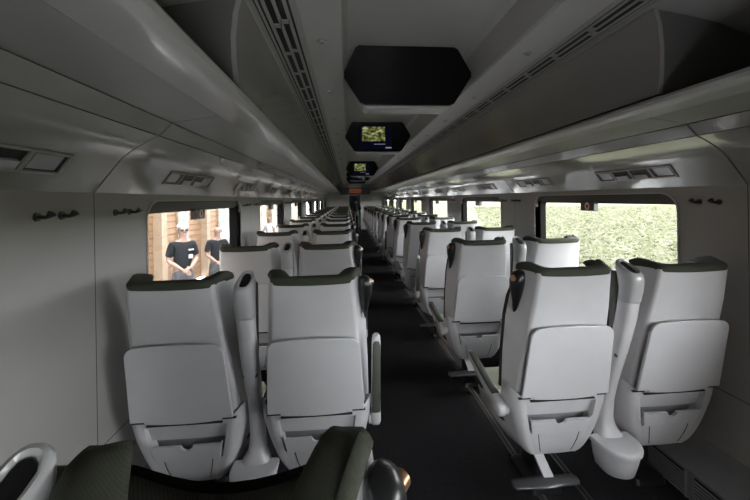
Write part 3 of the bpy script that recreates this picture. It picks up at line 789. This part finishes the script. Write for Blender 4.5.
def person(label, loc, rz, S, shirt, trousers, hair, pose, glasses=False, badge=False, bald=False, long_sleeves=False):
    t = thing('person', label, 'person', loc, rz); t.scale = (S, S, S)      # faces -y
    J, E = [], []
    def J_(p, r, r2=None): J.append((p, r, r2 or r)); return len(J)-1
    def chain(start, lst):
        a = start
        for p, *r in lst:
            b = J_(p, *r); E.append((a, b)); a = b
        return a
    pel = J_((0, 0, .98), .14, .105)
    ch = chain(pel, [((0, .0, 1.12), .135, .10), ((0, .0, 1.28), .15, .105), ((0, .01, 1.42), .12, .09)])
    hd_ = chain(ch, [((0, .005, 1.50), .055, .055), ((0, -.015, 1.57), .066, .07), ((0, -.012, 1.645), .078, .092), ((0, -.0, 1.71), .066, .075)])
    for sx in (-1, 1):
        sh = chain(ch, [((sx*.145, .01, 1.41), .062, .062)])
        if pose == 'clasp':
            el = (sx*.215, .02, 1.14); wr = (sx*.07, -.20, 1.02 + .015*sx); pm = (sx*.015, -.215, .985+.02*sx)
        elif pose == 'sides':
            el = (sx*.24, .03, 1.13); wr = (sx*.25, -.04, .90); pm = (sx*.25, -.06, .83)
        else:
            el = (sx*.26, .02, 1.15); wr = (sx*.22, -.20, 1.12); pm = (sx*.18, -.27, 1.14)
        mid = [(a+b)/2 for a, b in zip((sx*.165, .01, 1.39), el)]
        w_ = chain(sh, [(tuple(mid), .05, .05), (el, .043, .043), (tuple((a+b)/2 for a, b in zip(el, wr)), .038, .038), (wr, .027, .024), (pm, .032, .018)])
        dv = (Vector(pm)-Vector(wr)).normalized(); sd = Vector((1, 0, 0)) - dv*dv.x
        sd.normalize()
        for k, ln in enumerate((.068, .078, .072, .055)):
            o_ = sd*((k-1.5)*.017)
            b0 = Vector(pm)+o_+dv*.02; cur = Vector((0, -.25, -.5)) if pose != 'clasp' else Vector((-sx*.5, 0, -.3))
            chain(w_, [(tuple(b0), .0095), (tuple(b0+dv*ln*.5), .009), (tuple(b0+dv*ln*.75+cur*ln*.4), .008)])
        tb = Vector(wr)+dv*.02 - sd*sx*.03
        chain(w_, [(tuple(tb), .010), (tuple(tb+dv*.04-sd*sx*.012), .009)])
        chain(pel, [((sx*.095, .0, .90), .092, .095), ((sx*.105, -.01, .52), .06, .06), ((sx*.11, .02, .30), .056, .056), ((sx*.11, .03, .10), .04, .04), ((sx*.115, -.03, .045), .042, .035), ((sx*.12, -.14, .035), .035, .025)])
    body = skin_mesh('body', J, E, M['skin'], t)
    # face: eyes, nose, mouth, ears
    m_ = MB()
    for sx in (-1, 1): ellipsoid(m_, (sx*.03, -.093, 1.645), (.011, .008, .007), 8, 6)
    m_.build('eyes', M['matte_black'], body, smooth=True)
    m_ = MB(); m_.loft([[(-.006, -.098, 1.65), (.006, -.098, 1.65), (0, -.088, 1.652)], [(-.016, -.105, 1.607), (.016, -.105, 1.607), (0, -.085, 1.60)], [(-.010, -.118, 1.612), (.010, -.118, 1.612), (0, -.09, 1.605)]]); m_.build('nose', M['skin'], body, smooth=True)
    m_ = MB(); ellipsoid(m_, (0, -.084, 1.575), (.024, .006, .005), 10, 6); m_.build('mouth', mat('lips', (.42, .18, .15), .5), body, smooth=True)
    m_ = MB()
    for sx in (-1, 1): ellipsoid(m_, (sx*.083, .0, 1.635), (.012, .02, .032), 10, 8)
    m_.build('ears', M['skin'], body, smooth=True)
    if hair is not None:
        m_ = MB(); ellipsoid(m_, (0, .022, 1.668), (.091, .102, .092), 18, 8, 14, 90)
        ellipsoid(m_, (0, .035, 1.63), (.086, .078, .075), 16, 8, -60, 60)
        m_.build('hair', hair, t, smooth=True)
    if bald:
        m_ = MB()
        for sx in (-1, 1): ellipsoid(m_, (sx*.066, .035, 1.64), (.022, .05, .045), 10, 8)
        m_.build('hair', M['hairwhite'], t, smooth=True)
    if glasses:
        m_ = MB()
        for sx in (-1, 1): ellipsoid(m_, (sx*.034, -.103, 1.645), (.030, .006, .020), 12, 6); m_.tube([(sx*.062, -.098, 1.65), (sx*.09, .0, 1.648)], .004, 6)
        m_.tube([(-.012, -.107, 1.648), (.012, -.107, 1.648)], .004, 6); m_.build('sunglasses', M['black'], t, smooth=True)
    # clothes
    C, D = [], []
    def c_(p, r, r2=None): C.append((p, r, r2 or r)); return len(C)-1
    a0 = c_((0, 0, .88), .160, .13); a1 = c_((0, 0, 1.12), .155, .12); D.append((a0, a1)); a2 = c_((0, 0, 1.28), .168, .122); D.append((a1, a2)); a3 = c_((0, .01, 1.41), .135, .105); D.append((a2, a3)); a4 = c_((0, .008, 1.475), .068, .066); D.append((a3, a4))
    for sx in (-1, 1):
        b0 = c_((sx*.15, .01, 1.405), .078, .078); D.append((a3, b0))
        if pose == 'clasp': el = (sx*.215, .02, 1.14); wr = (sx*.07, -.20, 1.02+.015*sx)
        elif pose == 'sides': el = (sx*.24, .03, 1.13); wr = (sx*.25, -.04, .90)
        else: el = (sx*.26, .02, 1.15); wr = (sx*.22, -.20, 1.12)
        m1 = tuple((p*.45+q*.55) for p, q in zip((sx*.165, .01, 1.39), el)); b1 = c_(m1, .066, .066); D.append((b0, b1))
        if long_sleeves:
            b2 = c_(el, .056, .056); D.append((b1, b2)); b3 = c_(tuple(.15*p+.85*q for p, q in zip(el, wr)), .042, .042); D.append((b2, b3))
        else:
            b2 = c_(tuple(.2*p+.8*q for p, q in zip((sx*.165, .01, 1.39), el)), .064, .064); D.append((b1, b2))
    skin_mesh('shirt', C, D, shirt, t)
    C, D = [], []
    a0 = c_((0, 0, 1.08), .150, .118); a1 = c_((0, 0, .95), .150, .12); D.append((a0, a1))
    for sx in (-1, 1):
        pr = a1
        for p, r in (((sx*.095, 0, .84), .105), ((sx*.105, -.01, .52), .078), ((sx*.11, .02, .30), .072), ((sx*.11, .03, .09), .066)):
            b = c_(p, r); D.append((pr, b)); pr = b
    skin_mesh('trousers', C, D, trousers, t)
    m_ = MB()
    for sx in (-1, 1): ellipsoid(m_, (sx*.12, -.06, .045), (.05, .135, .048), 12, 8)
    m_.build('shoes', M['black'], t, smooth=True)
    if badge:
        m_ = MB(); m_.box(.05, .13, -.140, -.132, 1.30, 1.325); m_.box(.05, .11, -.142, -.132, 1.17, 1.235); m_.build('badge', M['badge'], t)
    return t
person('white-haired person in dark polo and sunglasses, hands clasped, outside the left window', (-2.79, 6.1, PZ), math.radians(40), 1.01, M['polo'], M['trousers'], M['hairwhite'], 'clasp', glasses=True, badge=True)
person('balding person in dark polo standing behind the white-haired person on the platform', (-2.62, 7.2, PZ), math.radians(32), .94, M['polo'], M['trousers'], None, 'clasp')
person('person in white shirt on the platform, seen through the second left window', (-3.10, 14.0, PZ), math.radians(10), .84, M['whiteshirt'], M['trousers'], M['hairdark'], 'sides')
person('person in dark clothes standing in the aisle by the far doorway', (.44, 17.7, 0), math.radians(200), .98, M['polo'], M['trousers'], M['hairdark'], 'hold', long_sleeves=True)

# ------------------------------------------------------------------ light
w = bpy.data.worlds.new('World'); sc.world = w; w.use_nodes = True; nt = w.node_tree; nt.nodes.clear()
out = nt.nodes.new('ShaderNodeOutputWorld'); bg = nt.nodes.new('ShaderNodeBackground'); bg.inputs[0].default_value = (.975, .985, 1.0, 1); bg.inputs[1].default_value = 18.0
nt.links.new(bg.outputs[0], out.inputs[0])
sun = bpy.data.lights.new('sun', 'SUN'); sun.energy = 5.0; sun.angle = math.radians(4); sun.color = (1, .96, .88)
so = bpy.data.objects.new('sun', sun); COL.objects.link(so); so.rotation_euler = Vector((.62, -.25, .90)).to_track_quat('Z', 'Y').to_euler()
for side, k, w0, w1 in winlist:      # light portals in the window openings (they emit nothing, they guide sky sampling)
    L = bpy.data.lights.new('window_portal', 'AREA'); L.shape = 'RECTANGLE'; L.size = w1-w0; L.size_y = WTOP-WBOT
    L.cycles.is_portal = True
    o = bpy.data.objects.new('window_portal', L); COL.objects.link(o); o.location = (X(side, HW+.12), (w0+w1)/2, Z((WTOP+WBOT)/2))
    o.rotation_euler = (math.radians(90), 0, math.radians(90 if side > 0 else -90))
L = bpy.data.lights.new('fill_portal', 'AREA'); L.shape = 'RECTANGLE'; L.size = GX1-GX0; L.size_y = GZ1-GZ0; L.cycles.is_portal = True  # guides sky light through the added rear opening
o = bpy.data.objects.new('fill_portal', L); COL.objects.link(o); o.location = ((GX0+GX1)/2, YB-.05, (GZ0+GZ1)/2); o.rotation_euler = (math.radians(90), 0, math.radians(180)); o.rotation_euler = Vector((0, -1, 0)).to_track_quat('Z', 'Y').to_euler()
sc.view_settings.view_transform = 'Standard'; sc.view_settings.look = 'None'; sc.view_settings.gamma = 1; sc.view_settings.use_curve_mapping = False
sc.view_settings.exposure = 0.0
try:
    sc.cycles.max_bounces = 14; sc.cycles.diffuse_bounces = 8; sc.cycles.glossy_bounces = 4; sc.cycles.transparent_max_bounces = 12
    sc.cycles.use_denoising = True; sc.cycles.sample_clamp_indirect = 8
except Exception: pass

# ------------------------------------------------------------------ camera
F = 345.0; rho = .0155; yaw = math.atan(28/F)
fw = Vector((math.sin(yaw), math.cos(yaw), 0)); rt = Vector((math.cos(yaw), -math.sin(yaw), 0)); up = Vector((0, 0, 1))
r2 = rt*math.cos(rho) - up*math.sin(rho); u2 = up*math.cos(rho) + rt*math.sin(rho)
cam = bpy.data.cameras.new('camera'); co = bpy.data.objects.new('camera', cam); COL.objects.link(co)
mw = Matrix((r2, u2, -fw)).transposed().to_4x4(); mw.translation = (0, 0, CH); co.matrix_world = mw
cam.sensor_width = 36; cam.sensor_fit = 'HORIZONTAL'; cam.lens = F/750*36; cam.shift_y = -51/750; cam.clip_start = .05; cam.clip_end = 1000
sc.camera = co
